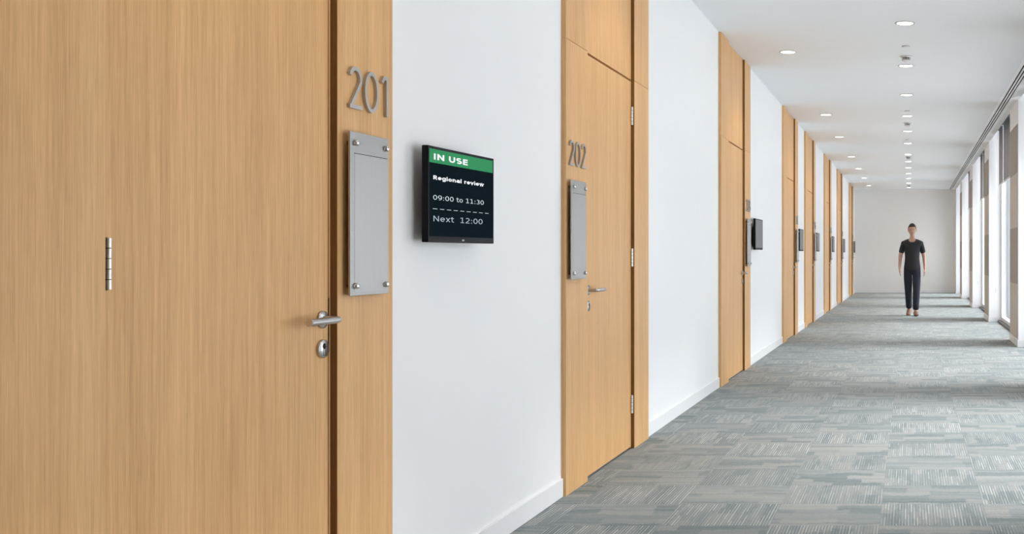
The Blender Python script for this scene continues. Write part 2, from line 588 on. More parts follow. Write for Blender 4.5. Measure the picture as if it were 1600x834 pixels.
# ceiling, with the slot of the air diffuser and the blind pocket at the windows
DX0, DX1 = 1.185, 1.341
ce = MB()
ce.box(XL - 0.2, DX0, YB, YE, ZC, ZC + 0.34)
ce.box(DX1, XR + 0.02, YB, YE, ZC, ZC + 0.34)
ce.box(DX0, DX1, YB, YE, ZC + 0.12, ZC + 0.34)
ce.box(XR + 0.02, 2.2, YB, YE, ZW, ZW + 0.08)
ceiling = ce.build('ceiling', 'ceiling')
tag(ceiling, 'smooth white plaster ceiling with recessed lamps', 'ceiling', kind='structure')

# door-side wall: plaster between the full-height timber portals
wl = MB()
spans = []
y = YB
for d in DOORS:
    spans.append((y, d[1]))
    y = d[4]
spans.append((y, YE))
for a, c in spans:
    wl.box(XL - 0.2, XL, a, c, 0, ZC)
wall_left = wl.build('wall_left', 'wall')
tag(wall_left, 'white plaster wall between the timber door portals', 'wall', kind='structure')
for a, c in spans:
    if c < 0.5:
        pass
    o = MB().box(XL, XL + 0.012, a + 0.001, c - 0.001, 0.0, 0.092, 0.002).build('baseboard_left', 'skirting')
    tag(o, 'white baseboard along the door wall', 'baseboard', 'baseboards between the doors', 'structure')

o = MB().box(XL - 0.2, 2.0, YE, YE + 0.2, 0, ZW).build('wall_end', 'end')
tag(o, 'pale grey wall closing the far end of the corridor', 'wall', kind='structure')
o = MB().box(XL + 0.013, XR - 0.014, YE - 0.012, YE, 0, 0.092, 0.002).build('baseboard_end', 'skirting')
tag(o, 'white baseboard along the far end wall', 'baseboard', kind='structure')
o = MB().box(XL - 0.2, 2.0, YB - 0.2, YB, 0, ZW).build('wall_back', 'wall')
tag(o, 'white wall behind the viewpoint', 'wall', kind='structure')

# ------------------------------------------------------------------ pillars of the window side
ORD = ['first', 'second', 'third', 'fourth', 'fifth', 'sixth', 'seventh', 'eighth', 'ninth', 'tenth', 'eleventh', 'twelfth', 'thirteenth', 'fourteenth', 'fifteenth', 'sixteenth']
vis_count = 0
for i, py in enumerate(PIERS):
    root = empty('pillar', (XR, py, 0))
    last = py == PIER_LAST
    PW = YE - py - 0.001 if last else PIER_W
    MB().box(0, 0.31, 0, PW, 0, ZW).build('plaster_core', 'wall', root)
    MB().box(0.31, 1.30, 0, PW, 0, ZW).build('added_shade_fin', 'fin', root)  # outer fin added to narrow the window light and deepen floor shadows
    for (z0, z1, mt) in ((0.100, 0.818, 'sand'), (0.822, 1.578, 'taupe'), (1.582, 2.300, 'sand'), (2.304, 2.946, 'taupe')):
        if last:
            break
        MB().box(-0.007, 0.0, 0.085, PIER_W - 0.085, z0, z1, 0.002).build('fabric_panel', mt, root)
    bb = MB()
    bb.box(-0.012, -0.0005, -0.012, PW if last else PW + 0.012, 0, 0.090, 0.002)
    bb.box(-0.0005, 0.22, -0.012, -0.0005, 0, 0.090, 0.002)
    bb.build('skirting_board', 'skirting', root)
    if py > 13:
        vis_count += 1
        lab = 'plain white pillar against the far end wall' if last else f'white pillar with stacked taupe and sand fabric panels, {ORD[vis_count - 1]} in view on the window side'
    else:
        lab = 'white pillar with fabric panels beside the viewpoint'
    tag(root, lab, 'pillar', 'pillars of the window side', 'structure')

# ------------------------------------------------------------------ windows and blinds
bays = []
ends = PIERS + [YE]
bays.append((YB, PIERS[0]))
for i, py in enumerate(PIERS[:-1]):
    bays.append((py + PIER_W, ends[i + 1]))
solid = [b_ for b_ in bays if b_[1] < 0.5]
bays = [b_ for b_ in bays if b_[1] >= 0.5]
solid.append((bays[0][0], 1.3))
bays[0] = (1.3, bays[0][1])
wr = MB()  # out-of-view infill of the near bays, added to cut light on the nearest door
for a, c in solid:
    wr.box(XR + 0.02, XR + 0.30, a, c, 0, ZW)
tag(wr.build('wall_right_added', 'wall'), 'unseen white infill wall between the pillars, added to dim the near end', 'wall', kind='structure')
nwin = 0
for (a, c) in bays:
    nwin += 1
    root = empty(f'window_{nwin}', (XG, a, 0))
    w = c - a
    fr = MB()
    fr.box(-0.02, 0.07, 0.0, 0.055, 0.0, ZW)
    fr.box(-0.02, 0.07, w - 0.055, w, 0.0, ZW)
    fr.box(-0.02, 0.07, 0.055, w - 0.055, 0.03, 0.09)
    fr.box(-0.02, 0.07, 0.055, w - 0.055, ZW - 0.06, ZW)
    fr.build('window_frame', 'frame', root)
    n = 2
    ml = w / n
    for k in range(1, n):
        MB().box(-0.01, 0.06, ml * k - 0.025, ml * k + 0.025, 0.09, ZW - 0.06).build('mullion', 'frame', root)
    for k in range(n):
        y0 = 0.055 if k == 0 else ml * k + 0.025
        y1 = w - 0.055 if k == n - 1 else ml * (k + 1) - 0.025
        MB().box(0.022, 0.028, y0, y1, 0.09, ZW - 0.06).build('pane', 'glass', root)
    MB().box(-0.085, -0.02, 0.0, w, 0.0, 0.030, 0.002).build('floor_grille', 'sill', root)
    lab = 'floor-to-ceiling window in the bay %s' % (
        'beside the viewpoint' if a < 13 else
        {0: 'past the first pillar in view', 1: 'past the second pillar in view', 2: 'past the third pillar in view', 3: 'next to the far end wall'}[min(3, int((a - 13) // 5))])
    tag(root, lab, 'window', kind='structure')

BX = 1.585
def blind(y0, y1, label, chain_y):
    root = empty('roller_blind', (BX, y0, 2.43))
    w = y1 - y0
    f = MB()
    f.box(0.0, 0.002, 0.01, w - 0.01, 0.03, ZW - 2.43 - 0.09)
    f.build('blind_fabric', 'blind', root)
    MB().box(-0.008, 0.010, 0.0, w, 0.0, 0.032, 0.004).build('bottom_bar', 'frame', root)
    MB().cyl((0.001, 0.0, ZW - 2.43 - 0.055), (0.001, w, ZW - 2.43 - 0.055), 0.042, n=20).build('roller_tube', 'blind', root)
    if chain_y is not None:
        ch = MB()
        cy = chain_y - y0
        top = ZW - 2.43 - 0.055
        for dx in (-0.03, -0.05):
            ch.tube([(dx, cy, top), (dx, cy, -1.83)], 0.0022, 6)
        ch.build('pull_chain', 'white_plastic', root)
        MB().cyl((-0.04, cy, -1.90), (-0.04, cy, -1.82), 0.011, n=10).build('chain_weight', 'white_plastic', root)
    tag(root, label, 'blind', 'half-lowered roller blinds')

for k, (a, c) in enumerate(sorted(bays, key=lambda q: (q[0] < 13, q[0]))):
    where = f'of the {ORD[k - 4]} bay out of frame' if a < 13 else ['past the first pillar in view', 'past the second pillar in view', 'past the third pillar in view', 'next to the far end wall'][k]
    if c - a < 2.0:
        continue
    g = c - 1.02
    blind(a + 0.10, g - 0.03, f'wide grey roller blind in the window {where}', None)
    blind(g + 0.04, c - 0.17, f'narrow grey roller blind in the window {where}', c - 0.06)

gp = MB().box(1.72, 120, -80, 140, -0.30, -0.02).build('ground', 'concrete')
tag(gp, 'pale paving outside the windows', 'ground', kind='structure')
# ------------------------------------------------------------------ doors
P_OUT = 0.025      # timber side panels stand proud of the plaster
LEAF = 0.003       # face of the leaf
SEAM = 2.310

def hinge(parent, y, z, x=LEAF + 0.0075, r=0.0085):
    m = MB()
    h = 0.114
    n = 5
    seg = h / n
    for k in range(n):
        z0 = z - h / 2 + k * seg
        m.cyl((x, y, z0 + 0.0008), (x, y, z0 + seg - 0.0008), r, n=16)
    hg = m.build('hinge', 'hinge', parent)
    MB().cyl((x, y, z - h / 2 + 0.001), (x, y, z + h / 2 - 0.001), r * 0.90, n=12).build('hinge_pin', 'dark', hg)

def lever(parent, y, z, direction):
    """round-bar lever on a round rose; direction: +1 points along the corridor, -1 back towards the viewpoint"""
    x0 = LEAF
    out = 0.054
    r = 0.0105
    m = MB()
    bend = 0.012
    pts = [(x0 + 0.004, y, z), (x0 + out - bend, y, z)]
    for k in range(1, 6):
        t = PI / 2 * k / 6
        pts.append((x0 + out - bend + bend * math.sin(t), y + direction * bend * (1 - math.cos(t)), z))
    pts += [(x0 + out, y + direction * 0.020, z), (x0 + out, y + direction * (0.158 if direction < 0 else 0.138), z)]
    m.tube(pts, r, 16)
    lv = m.build('door_handle', 'steel', parent)
    MB().lathe([(0, x0), (0.026, x0), (0.026, x0 + 0.0065), (0.0245, x0 + 0.008), (0, x0 + 0.008)], 'x', (0, y, z), 28).build('handle_rose', 'steel', lv)
    # lock rose with a profile cylinder
    zl = z - 0.087
    lk = MB().lathe([(0, x0), (0.0275, x0), (0.0275, x0 + 0.0075), (0.026, x0 + 0.009), (0.0, x0 + 0.009)], 'x', (0, y, zl), 28).build('lock_rose', 'steel', parent)
    kh = MB()
    xk = x0 + 0.009
    kh.lathe([(0.0062, xk), (0.0088, xk), (0.0088, xk + 0.0006), (0.0062, xk + 0.0006)], 'x', (0, y, zl + 0.008), 20)
    kh.box(xk, xk + 0.0006, y - 0.0048, y - 0.0036, zl - 0.019, zl + 0.002)
    kh.box(xk, xk + 0.0006, y + 0.0036, y + 0.0048, zl - 0.019, zl + 0.002)
    kh.box(xk, xk + 0.0007, y - 0.0012, y + 0.0012, zl + 0.003, zl + 0.013)
    kh.box(xk, xk + 0.0006, y - 0.0048, y + 0.0048, zl - 0.0200, zl - 0.0188)
    kh.build('keyhole', 'dark', lk)

for i, (num, y0, a, b, y1, far) in enumerate(DOORS):
    root = empty(f'door_{i + 1}', (XL, y0, 0))
    A, B, E = a - y0, b - y0, y1 - y0
    top = ZC - 0.004
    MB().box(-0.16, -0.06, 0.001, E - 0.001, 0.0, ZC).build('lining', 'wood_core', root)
    for (p, q) in ((0.0, A), (B, E)):
        MB().box(-0.06, P_OUT, p, q, 0.0, SEAM - 0.0012, 0.0008).build('side_panel', 'wood', root)
        MB().box(-0.06, P_OUT, p, q, SEAM + 0.0012, top, 0.0008).build('upper_side_panel', 'wood', root)
    st = 0.008
    hs, ls = (B - 0.002, A + 0.003) if far else (A + 0.002, B - st - 0.0045)
    lo, hi = min(hs, ls), max(hs, ls)
    leaf = MB().box(-0.045, LEAF, lo, hi, 0.011, SEAM - 0.006, 0.001).build('door_leaf', 'wood', root)
    MB().box(-0.045, LEAF, A + 0.0005, B - 0.0005, SEAM + 0.007, top, 0.001).build('transom_panel', 'wood', root)
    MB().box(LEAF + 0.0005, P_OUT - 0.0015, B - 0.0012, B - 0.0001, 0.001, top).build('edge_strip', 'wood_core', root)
    if not far:
        MB().box(-0.06, LEAF, B - st, B - 0.0003, 0.0, SEAM + 0.0065).build('jamb_stop', 'wood', root)
    hy = (B - 0.009) if far else (A + 0.012)
    for hz in (0.279, 1.199, 2.088):
        if far:
            hinge(root, hy, hz)
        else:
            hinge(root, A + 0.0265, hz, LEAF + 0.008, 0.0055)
            MB().box(LEAF - 0.001, LEAF + 0.0030, A + 0.004, A + 0.031, hz - 0.058, hz + 0.058).build('hinge_shade', 'dark', root)  # shade beside the hinge barrel, put in as a dark strip
    if far:
        lever(root, A + 0.066, 1.025, +1)
    else:
        lever(root, B - 0.048, 1.025, -1)
        MB().box(LEAF - 0.004, LEAF + 0.0006, B - st - 0.0050, B - st + 0.0012, 0.925, 1.088).build('strike_plate', 'dark', root)
    words_ = 'on the near wall with its hinge in view' if i == 0 else ''
    tag(root, f'light oak veneer door and portal numbered {num}, {ORD[i]} along the wall', 'door', kind='structure')

# ------------------------------------------------------------------ room numerals
def arc(cx, cy, rx, ry, t0, t1, n=14):
    return [(cx + rx * math.cos(math.radians(t0 + (t1 - t0) * k / n)), cy + ry * math.sin(math.radians(t0 + (t1 - t0) * k / n))) for k in range(n + 1)]

H = 0.131
ST = 0.0125
s2 = ST / 2
def strokes(ch):
    """(advance width, strokes); a stroke is (points, closed)"""
    if ch == '2':
        w = 0.074
        r = (w - ST) / 2
        top = arc(w / 2, H - s2 - r, r, r, 165, -25, 16)
        return w, [(top + [(s2 + 0.006, s2 + 0.002)], False), ([(s2 - 0.004, s2), (w, s2)], False)]
    if ch == '0':
        w = 0.088
        return w, [(arc(w / 2, H / 2, w / 2 - s2, H / 2 - s2, 90, 450, 36)[:-1], True)]
    if ch == '1':
        w = 0.044
        return w, [([(w - s2, 0), (w - s2, H)], False), ([(0.006, H - 0.022), (0.018, H - s2), (w - ST - 0.0002, H - s2)], False)]
    if ch == '3':
        w = 0.084
        r1, r2 = 0.028, 0.034
        return w, [(arc(w / 2 - .004, H - s2 - r1, r1, r1, 160, -80, 16), False), (arc(w / 2 - .002, s2 + r2, r2, r2, 90, -160, 18), False)]
    if ch == '4':
        w = 0.096
        return w, [([(w * .72, 0), (w * .72, H), (s2, H * .30), (w, H * .30)], False)]
    if ch == '5':
        w = 0.086
        r = 0.036
        return w, [([(w - .01, H - s2), (.022, H - s2), (.016, H * .56)] + arc(w / 2 - .004, s2 + r, r, r * 1.02, 120, -150, 18), False)]
    if ch == '6':
        w = 0.088
        r = 0.035
        return w, [(arc(w / 2, s2 + r, r, r, 0, 360, 26)[:-1], True), ([(w * .62, H), (w / 2 - r * .92, s2 + r * 1.35)], False)]
    if ch == '7':
        w = 0.084
        return w, [([(0, H - s2), (w - s2, H - s2), (w * .28, 0)], False)]
    w = 0.086
    r1, r2 = 0.0265, 0.034
    return w, [(arc(w / 2, H - s2 - r1, r1, r1, 0, 360, 22)[:-1], True), (arc(w / 2, s2 + r2, r2, r2, 0, 360, 24)[:-1], True)]

def ribbon(m, pts, closed, x0, x1, wid):
    P = []
    for p in pts:
        if not P or (Vector(p) - P[-1]).length > 1e-4:
            P.append(Vector(p))
    n = len(P)
    lft, rgt = [], []
    for i, p in enumerate(P):
        if closed:
            d0, d1 = (p - P[i - 1]).normalized(), (P[(i + 1) % n] - p).normalized()
        else:
            d0 = (p - P[i - 1]).normalized() if i > 0 else None
            d1 = (P[i + 1] - p).normalized() if i < n - 1 else None
            d0 = d0 or d1
            d1 = d1 or d0
        n0, n1 = Vector((-d0.y, d0.x)), Vector((-d1.y, d1.x))
        nn = (n0 + n1)
        nn = nn.normalized() if nn.length > 1e-6 else n0
        k = wid / 2 / max(0.45, nn.dot(n0))
        lft.append(p + nn * k)
        rgt.append(p - nn * k)
    vs = []
    for i in range(n):
        for q in (lft[i], rgt[i]):
            vs += [(x0, q.x, q.y), (x1, q.x, q.y)]       # l0 l1 r0 r1
    fs = []
    for i in range(n if closed else n - 1):
        a, b = 4 * i, 4 * ((i + 1) % n)
        fs += [(a + 1, b + 1, b + 3, a + 3), (a, a + 2, b + 2, b), (a, b, b + 1, a + 1), (a + 2, a + 3, b + 3, b + 2)]
    if not closed:
        fs += [(0, 1, 3, 2), (4 * (n - 1), 4 * (n - 1) + 2, 4 * (n - 1) + 3, 4 * (n - 1) + 1)]
    m.quad_faces(vs, fs)

_digit = {}
for i, (num, y0, a, b, y1, far) in enumerate(DOORS):
    ys = (y0 + 0.030) if far else (b + 0.049)
    root = empty('door_number', (XL + P_OUT, ys, 1.672))
    yy = 0.0
    for ch in num:
        w, st_ = strokes(ch)
        if ch not in _digit:
            m = MB()
            for q, (pts, closed) in enumerate(st_):
                ribbon(m, pts, closed, 0.0, 0.011 - 0.0001 * q, ST)
            me = m.mesh('digit')
            me.materials.append(M['numeral'])
            _digit[ch] = me
        obj('digit', _digit[ch], None, root, (0, yy, 0))
        yy += w + 0.0165
    tag(root, f'satin steel room number {num} on the {ORD[i]} oak portal along the wall', 'number', 'room numbers on the oak portals')

# ------------------------------------------------------------------ sign holders
def sign_holder(y, z, label):
    root = empty('sign_holder', (XL + P_OUT, y, z))
    W, HH = 0.238, 0.505
    x0, x1 = 0.019, 0.025
    MB().box(x0, x1, 0, W, 0, HH, 0.0012).build('back_plate', 'plate', root)
    MB().box(x1, x1 + 0.0005, 0.026, W - 0.014, 0.010, HH - 0.067, 0.0002).build('insert_sheet', 'insert', root)
    sl = MB()
    sl.box(x1, x1 + 0.0011, 0.024, W - 0.012, HH - 0.067, HH - 0.0652)
    sl.build('slot_lip', 'dark', root)
    for yy in (0.031, W - 0.022):
        for zz in (0.030, HH - 0.034):
            MB().lathe([(0, 0), (0.006, 0), (0.006, x1), (0.0095, x1), (0.0095, x1 + 0.007), (0.0082, x1 + 0.0098), (0.004, x1 + 0.0112), (0, x1 + 0.0115)], 'x', (0, yy, zz), 16).build('stud', 'chrome', root)
    tag(root, label, 'sign', 'steel sign holders beside the doors')

for i, (num, y0, a, b, y1, far) in enumerate(DOORS):
    ys = (y0 + 0.010) if far else (b + 0.024)
    sign_holder(ys, 1.092, f'blank brushed steel sign holder below number {num} on the {ORD[i]} oak portal')

# ------------------------------------------------------------------ wall displays
# stroke lettering in the proportions of the screen's plain sans-serif; units: capital height = 1
ADV = {'N': 1.026, 'e': .824, 'x': .793, 't': .525, ':': .451, ' ': .426, 'o': .820}
ADVB = {'I': .510, 'N': 1.148, ' ': .466, 'U': 1.088, 'S': .964, 'E': .916, 'R': 1.031, 'e': .909, 'g': .959, 'i': .460, 'o': .921, 'n': .955,
        'a': .905, 'l': .460, 'r': .662, 'v': .874, 'w': 1.240}
def glyph(ch, bold):
    """(advance, stroke width, strokes)"""
    sw = 0.215 if bold else 0.112
    adv = (ADVB.get(ch, .93) if bold else ADV.get(ch, .852))
    sb = (0.11 if ch in 'INERUnilr' else 0.065) if bold else (0.13 if ch == 'N' else 0.085)
    h = sw / 2
    l, r, b, t, xt = sb + h, adv - sb - h, h, 1 - h, 0.75 - h
    cx, rw = (l + r) / 2, (r - l) / 2
    xm = 0.375
    S = []
    add = lambda pts, closed=False: S.append((pts, closed))
    if ch == 'I' or ch == 'l':
        add([(adv / 2, 0), (adv / 2, 1 if ch == 'I' else 1.04)])
    elif ch == 'N':
        add([(l, 0), (l, 1)]); add([(r, 0), (r, 1)]); add([(l, 1 - h * .6), (r, h * .6)])
    elif ch == 'U':
        add([(l, 1), (l, .40)] + arc(cx, .40, rw, .40 - b, 180, 360, 12) + [(r, 1)])
    elif ch == 'S':
        q = .25 - h / 2
        add(arc(cx, t - q, rw * .95, q, 38, 262, 12) + arc(cx, b + q, rw, q, 82, -145, 12))
    elif ch == 'E':
        add([(l, 0), (l, 1)]); add([(l, t), (r + h, t)]); add([(l, .52), (r + h * .7, .52)]); add([(l, b), (r + h, b)])
    elif ch == 'R':
        q = (t - .46) / 2
        add([(l, 0), (l, 1)]); add([(l, t), (cx, t)] + arc(cx + .02, .46 + q, rw * .72, q, 90, -90, 10) + [(l, .46)])
        add([(cx - .02, .46), (r + .02, 0)])
    elif ch == 'e':
        add([(l, xm), (r, xm)] + arc(cx, xm, rw, xt - xm, 0, 180, 12)[1:] + arc(cx, xm, rw, xm - b, 180, 318, 10)[1:])
    elif ch == 'o':
        add(arc(cx, xm, rw, xt - xm, 0, 360, 22)[:-1], True)
    elif ch == 'g':
        add(arc(cx, xm + .01, rw, xt - xm, 0, 360, 22)[:-1], True)
        add([(r, .75), (r, -.02)] + arc(cx, -.02, rw, .27 - h, 0, -150, 10)[1:])
    elif ch == 'i':
        add([(adv / 2, 0), (adv / 2, .75)]); add([(adv / 2, .86), (adv / 2, 1.04)])
    elif ch == 'n':
        add([(l, 0), (l, .75)]); add(arc(cx, xt - .24, rw, .24, 165, 0, 10) + [(r, 0)])
    elif ch == 'r':
        add([(l, 0), (l, .75)]); add(arc(r + h, xt - .27, r + h - l, .27, 178, 90, 8))
    elif ch == 'a':
        add(arc(cx, xt - .20, rw, .20, 150, 0, 10) + [(r, 0)])
        add([(r, .41), (cx, .41)] + arc(cx, .41 - (.41 - b) / 2, rw, (.41 - b) / 2, 90, 270, 10)[1:] + [(r, b + .05)])
    elif ch == 'v':
        add([(l - h * .5, .75), (cx, h * .8), (r + h * .5, .75)])
    elif ch == 'w':
        add([(l - h * .4, .75), (cx - rw * .5, h), (cx, .70), (cx + rw * .5, h), (r + h * .4, .75)])
    elif ch == 'x':
        add([(l, 0), (r, .75)]); add([(l, .75), (r, 0)])
    elif ch == 't':
        k = adv * .40
        add([(k, .96), (k, .20)] + arc(k + .17, .20, .17, .20 - b, 180, 270, 6)[1:] + [(adv - .03, b)]); add([(.01, .75 - h), (adv - .04, .75 - h)])
    elif ch == ':':
        add([(adv / 2, 0), (adv / 2, .17)]); add([(adv / 2, .53), (adv / 2, .70)])
    elif ch == '0':
        add(arc(cx, .5, rw, .5 - h, 0, 360, 26)[:-1], True)
    elif ch == '1':
        add([(cx + .02, 0), (cx + .02, 1)]); add([(l, .87), (cx + .02, 1 - h)]); add([(l + .02, b), (r - .0, b)])
    elif ch == '2':
        add(arc(cx - .01, t - .25, rw * .92, .25, 150, -38, 12) + [(l + .03, b + .04)]); add([(l - .03, b), (r + .03, b)])
    elif ch == '3':
        q1, q2 = (t - .53) / 2, (.53 - b) / 2
        add(arc(cx - .03, t - q1, rw * .88, q1, 135, -90, 12)); add(arc(cx - .03, b + q2, rw, q2, 90, -140, 12))
    elif ch == '9':
        add(arc(cx, .66, rw, .34 - h, 0, 360, 22)[:-1], True); add([(r, .66)] + arc(cx - .06, .46, rw + .06, .46 - b, 0, -108, 12))
    return adv, sw, S

_glyph = {}
def letters(body, u0, u1, base, cap, bold, mat, parent, x):
    total = sum(glyph(ch, bold)[0] for ch in body)
    pad = 0.08
    k = (u1 - u0) / (total - 2 * pad)
    pen = -pad
    for ch in body:
        adv, sw, S = glyph(ch, bold)
        if ch != ' ':
            key = (ch, bold, mat)
            if key not in _glyph:
                m = MB()
                for q, (pts, closed) in enumerate(S):
                    ribbon(m, pts, closed, 0.0, 1.0 - 0.06 * q, sw)
                me = m.mesh('letter')
                me.materials.append(M[mat])
                _glyph[key] = me
            o = obj('letter', _glyph[key], None, parent, (x, u0 + pen * k, base))
            o.scale = (0.0005, k, cap)
        pen += adv

DW, DH, DT = 0.535, 0.343, 0.022
def display(y, z, label, lit, width=DW, yaw=0.0, xf=0.060):
    root = empty('room_display', (XL, y, z))
    root.rotation_euler = (0, 0, yaw)
    W = width
    # housing with a bulging rear cover and the wall bracket
    MB().box(xf - DT, xf, 0, W, 0, DH, 0.003).build('housing', 'black', root)
    rc = MB()
    p0 = [(xf - DT, 0.02, 0.02), (xf - DT, W - 0.02, 0.02), (xf - DT, W - 0.02, DH - 0.06), (xf - DT, 0.02, DH - 0.06)]
    p1 = [(xf - DT - 0.020, 0.05, 0.04), (xf - DT - 0.020, W - 0.05, 0.04), (xf - DT - 0.020, W - 0.05, DH - 0.10), (xf - DT - 0.020, 0.05, DH - 0.10)]
    rc.quad_faces(p0 + p1, [(0, 1, 2, 3), (7, 6, 5, 4), (0, 4, 5, 1), (1, 5, 6, 2), (2, 6, 7, 3), (3, 7, 4, 0)])
    rc.build('rear_cover', 'black', root)
    if xf > 0.05:
        MB().box(0.001, xf - DT - 0.018, W / 2 - 0.09, W / 2 + 0.09, 0.06, DH - 0.12).build('wall_bracket', 'black', root)
    # raised bezel around the recessed screen
    s0, s1, t0, t1 = 0.008, W - 0.008, DH * 0.064, DH * 0.970
    bz = MB()
    bz.box(xf, xf + 0.002, 0.001, W - 0.001, 0.001, t0)
    bz.box(xf, xf + 0.002, 0.001, W - 0.001, t1, DH - 0.001)
    bz.box(xf, xf + 0.002, 0.001, s0, t0, t1)
    bz.box(xf, xf + 0.002, s1, W - 0.001, t0, t1)
    bz.build('bezel', 'bezel', root)
    scr = MB().box(xf, xf + 0.0008, s0, s1, t0, t1).build('screen', 'screen_on' if lit else 'screen_off', root)
    lg = MB()
    for k in range(3):
        lg.box(xf + 0.002, xf + 0.0024, W * 0.485 + k * 0.006, W * 0.485 + k * 0.006 + 0.0042, 0.007, 0.0135)
    lg.build('logo', 'logo', root)
    if lit:
        xe = xf + 0.0010
        MB().box(xf + 0.0008, xe, s0, s1, DH * (1 - 0.172), t1).build('green_banner', 'screen_green', scr)
        def word(body, u0, u1, f, cap, mat, bold=False):
            letters(body, u0 * W, u1 * W, DH * (1 - f), cap, bold, mat, scr, xe + 0.0001)
        word('IN USE', .074, .575, .138, .0215, 'screen_white', True)
        word('Regional review', .071, .830, .345, .0145, 'screen_white', True)
        word('09:00 to 11:30', .070, .832, .556, .0170, 'screen_pale')
        word('Next  12:00', .070, .812, .780, .0200, 'screen_grey')
        dash = MB().box(0, 0.0005, 0, .060 * W, -.0009, .0009).mesh('divider_dash')
        dash.materials.append(M['screen_pale'])
        for k in range(9):
            obj('divider_dash', dash, None, scr, (xe, (.066 + k * .0985) * W, DH * (1 - .650)))
    tag(root, label, 'display', 'room displays beside the doors')

display(3.698, 1.262, 'black wall display reading IN USE under a green banner beside door 201', True, DW, -math.radians(2.0))
for i, (num, y0, a, b, y1, far) in enumerate(DOORS):
    if num in ('201', '202'):
        continue
    display(y1 + (0.12 if i == 2 else 0.05), 1.270, f'black wall display with blank screen just past the {ORD[i]} door, {num}', False, 0.555, 0.0, 0.060 if i == 2 else 0.046)

# ------------------------------------------------------------------ ceiling lamps, detectors, diffuser
def downlight(x, y, label, group, watt=LAMP_WATT):
    root = empty('downlight', (x, y, ZC))
    MB().lathe([(0.0735, -0.0005), (0.088, -0.0005), (0.0875, -0.005), (0.079, -0.0065), (0.0735, -0.004), (0.0735, -0.0005)], 'z', (0, 0, 0), 32).build('trim_ring', 'lamp_ring', root)
    MB().lathe([(0, -0.0008), (0.0735, -0.0008), (0.0735, -0.0030), (0, -0.0030)], 'z', (0, 0, 0), 28).build('diffuser_lens', 'lamp_glow', root)
    ld = bpy.data.lights.new('lamp_bulb', 'SPOT')
    ld.energy = watt
    ld.color = (1.0, 0.82, 0.58)
    ld.spot_size = math.radians(104)
    ld.spot_blend = 0.55
    ld.shadow_soft_size = 0.06
    lo = bpy.data.objects.new('lamp_bulb', ld)
    COL.objects.link(lo)
    lo.location = (0, 0, -0.012)
    lo.parent = root
    tag(root, label, 'downlight', group)

centre = [9.27, 11.36, 13.44, 15.49, 17.40, 19.32, 21.45, 23.10, 24.75, 26.55, 28.20, 30.10, 32.10]
for k, y in enumerate(centre):
    downlight(-0.048, y, f'round glowing downlight, {ORD[k]} one of the centre ceiling row in view', 'downlights of the centre row')
for k, y in enumerate((7.18, 5.1, 3.0, 0.9, -1.2, -3.3, -5.4)):
    downlight(-0.048, y, f'round centre-row downlight overhead beyond the frame, {ORD[k]} short of its edge', 'downlights overhead')
DOOR_LAMPS = [('203', 10.59), ('204', 15.35), ('205', 18.25), ('206', 21.95), ('207', 25.0), (None, 28.1), ('208', 31.2)]
for num, y in DOOR_LAMPS:
    downlight(-1.235, y, f'round glowing downlight in the ceiling before the {ORD[int(num) - 201]} door, {num}' if num else 'round glowing downlight near the doors, between doors 207 and 208', 'downlights before the doors', DOOR_LAMP_WATT)
for num, y in (('202', 6.12), ('201', 2.72)):
    downlight(-1.235, y, f'round glowing downlight above the {ORD[int(num) - 201]} door, beyond the frame', 'downlights overhead', DOOR_LAMP_WATT)

for k, y in enumerate((10.82, 16.30, 21.95, 31.0)):
    root = empty('smoke_detector', (-0.045, y, ZC))
    MB().lathe([(0, 0), (0.062, 0), (0.062, -0.008), (0.054, -0.014), (0, -0.014)], 'z', (0, 0, 0), 28).build('mounting_base', 'white_plastic', root)
    m = MB()
    for q in range(10):
        t = 2 * PI * q / 10
        m.box(0, 0, 0, 0, 0, 0) if False else m.cyl((0.040 * math.cos(t), 0.040 * math.sin(t), -0.014), (0.040 * math.cos(t), 0.040 * math.sin(t), -0.040), 0.0045, n=6)
    m.build('vent_rib', 'white_plastic', root)
    MB().lathe([(0, -0.014), (0.032, -0.014), (0.032, -0.040), (0, -0.040)], 'z', (0, 0, 0), 20).build('sensor_chamber', 'grey_plastic', root)
    MB().lathe([(0, -0.040), (0.046, -0.040), (0.044, -0.050), (0.028, -0.060), (0, -0.062)], 'z', (0, 0, 0), 24).build('detector_cap', 'white_plastic', root)
    tag(root, f'smoke detector hanging in the lamp row, {ORD[k]} from the viewpoint', 'smoke detector', 'smoke detectors in the ceiling')

for k, y in enumerate((10.30, 14.95, 18.70)):
    root = empty('sprinkler_head', (-0.045, y, ZC))
    MB().lathe([(0.036, 0), (0.040, 0), (0.040, -0.004), (0.036, -0.004), (0.036, 0)], 'z', (0, 0, 0), 24).build('escutcheon', 'grey_plastic', root)
    MB().lathe([(0, -0.002), (0.036, -0.002), (0.036, -0.007), (0.030, -0.009), (0, -0.009)], 'z', (0, 0, 0), 24).build('cover_plate', 'white_plastic', root)
    tag(root, f'small flush sprinkler cover in the ceiling, {ORD[k]} from the viewpoint', 'sprinkler', 'sprinkler covers in the ceiling')

root = empty('slot_diffuser', (DX0, YB, ZC))
Ld = YE - YB
dw = DX1 - DX0
pl = MB()
pl.box(0.0, dw, 0, Ld, 0.085, 0.118)
for p in (0.0, 0.055, 0.092, dw - 0.004):
    pl.box(p, p + 0.004, 0, Ld, 0.001, 0.085)
pl.build('plenum', 'dark', root)
for (p, q) in ((-0.010, 0.034), (0.051, 0.071), (0.088, 0.107), (0.122, dw + 0.010)):
    MB().box(p, q, 0, Ld, -0.005, -0.0005).build('diffuser_rail', 'rail', root)
tag(root, 'long linear slot air diffuser with black slots running along the ceiling', 'air diffuser')

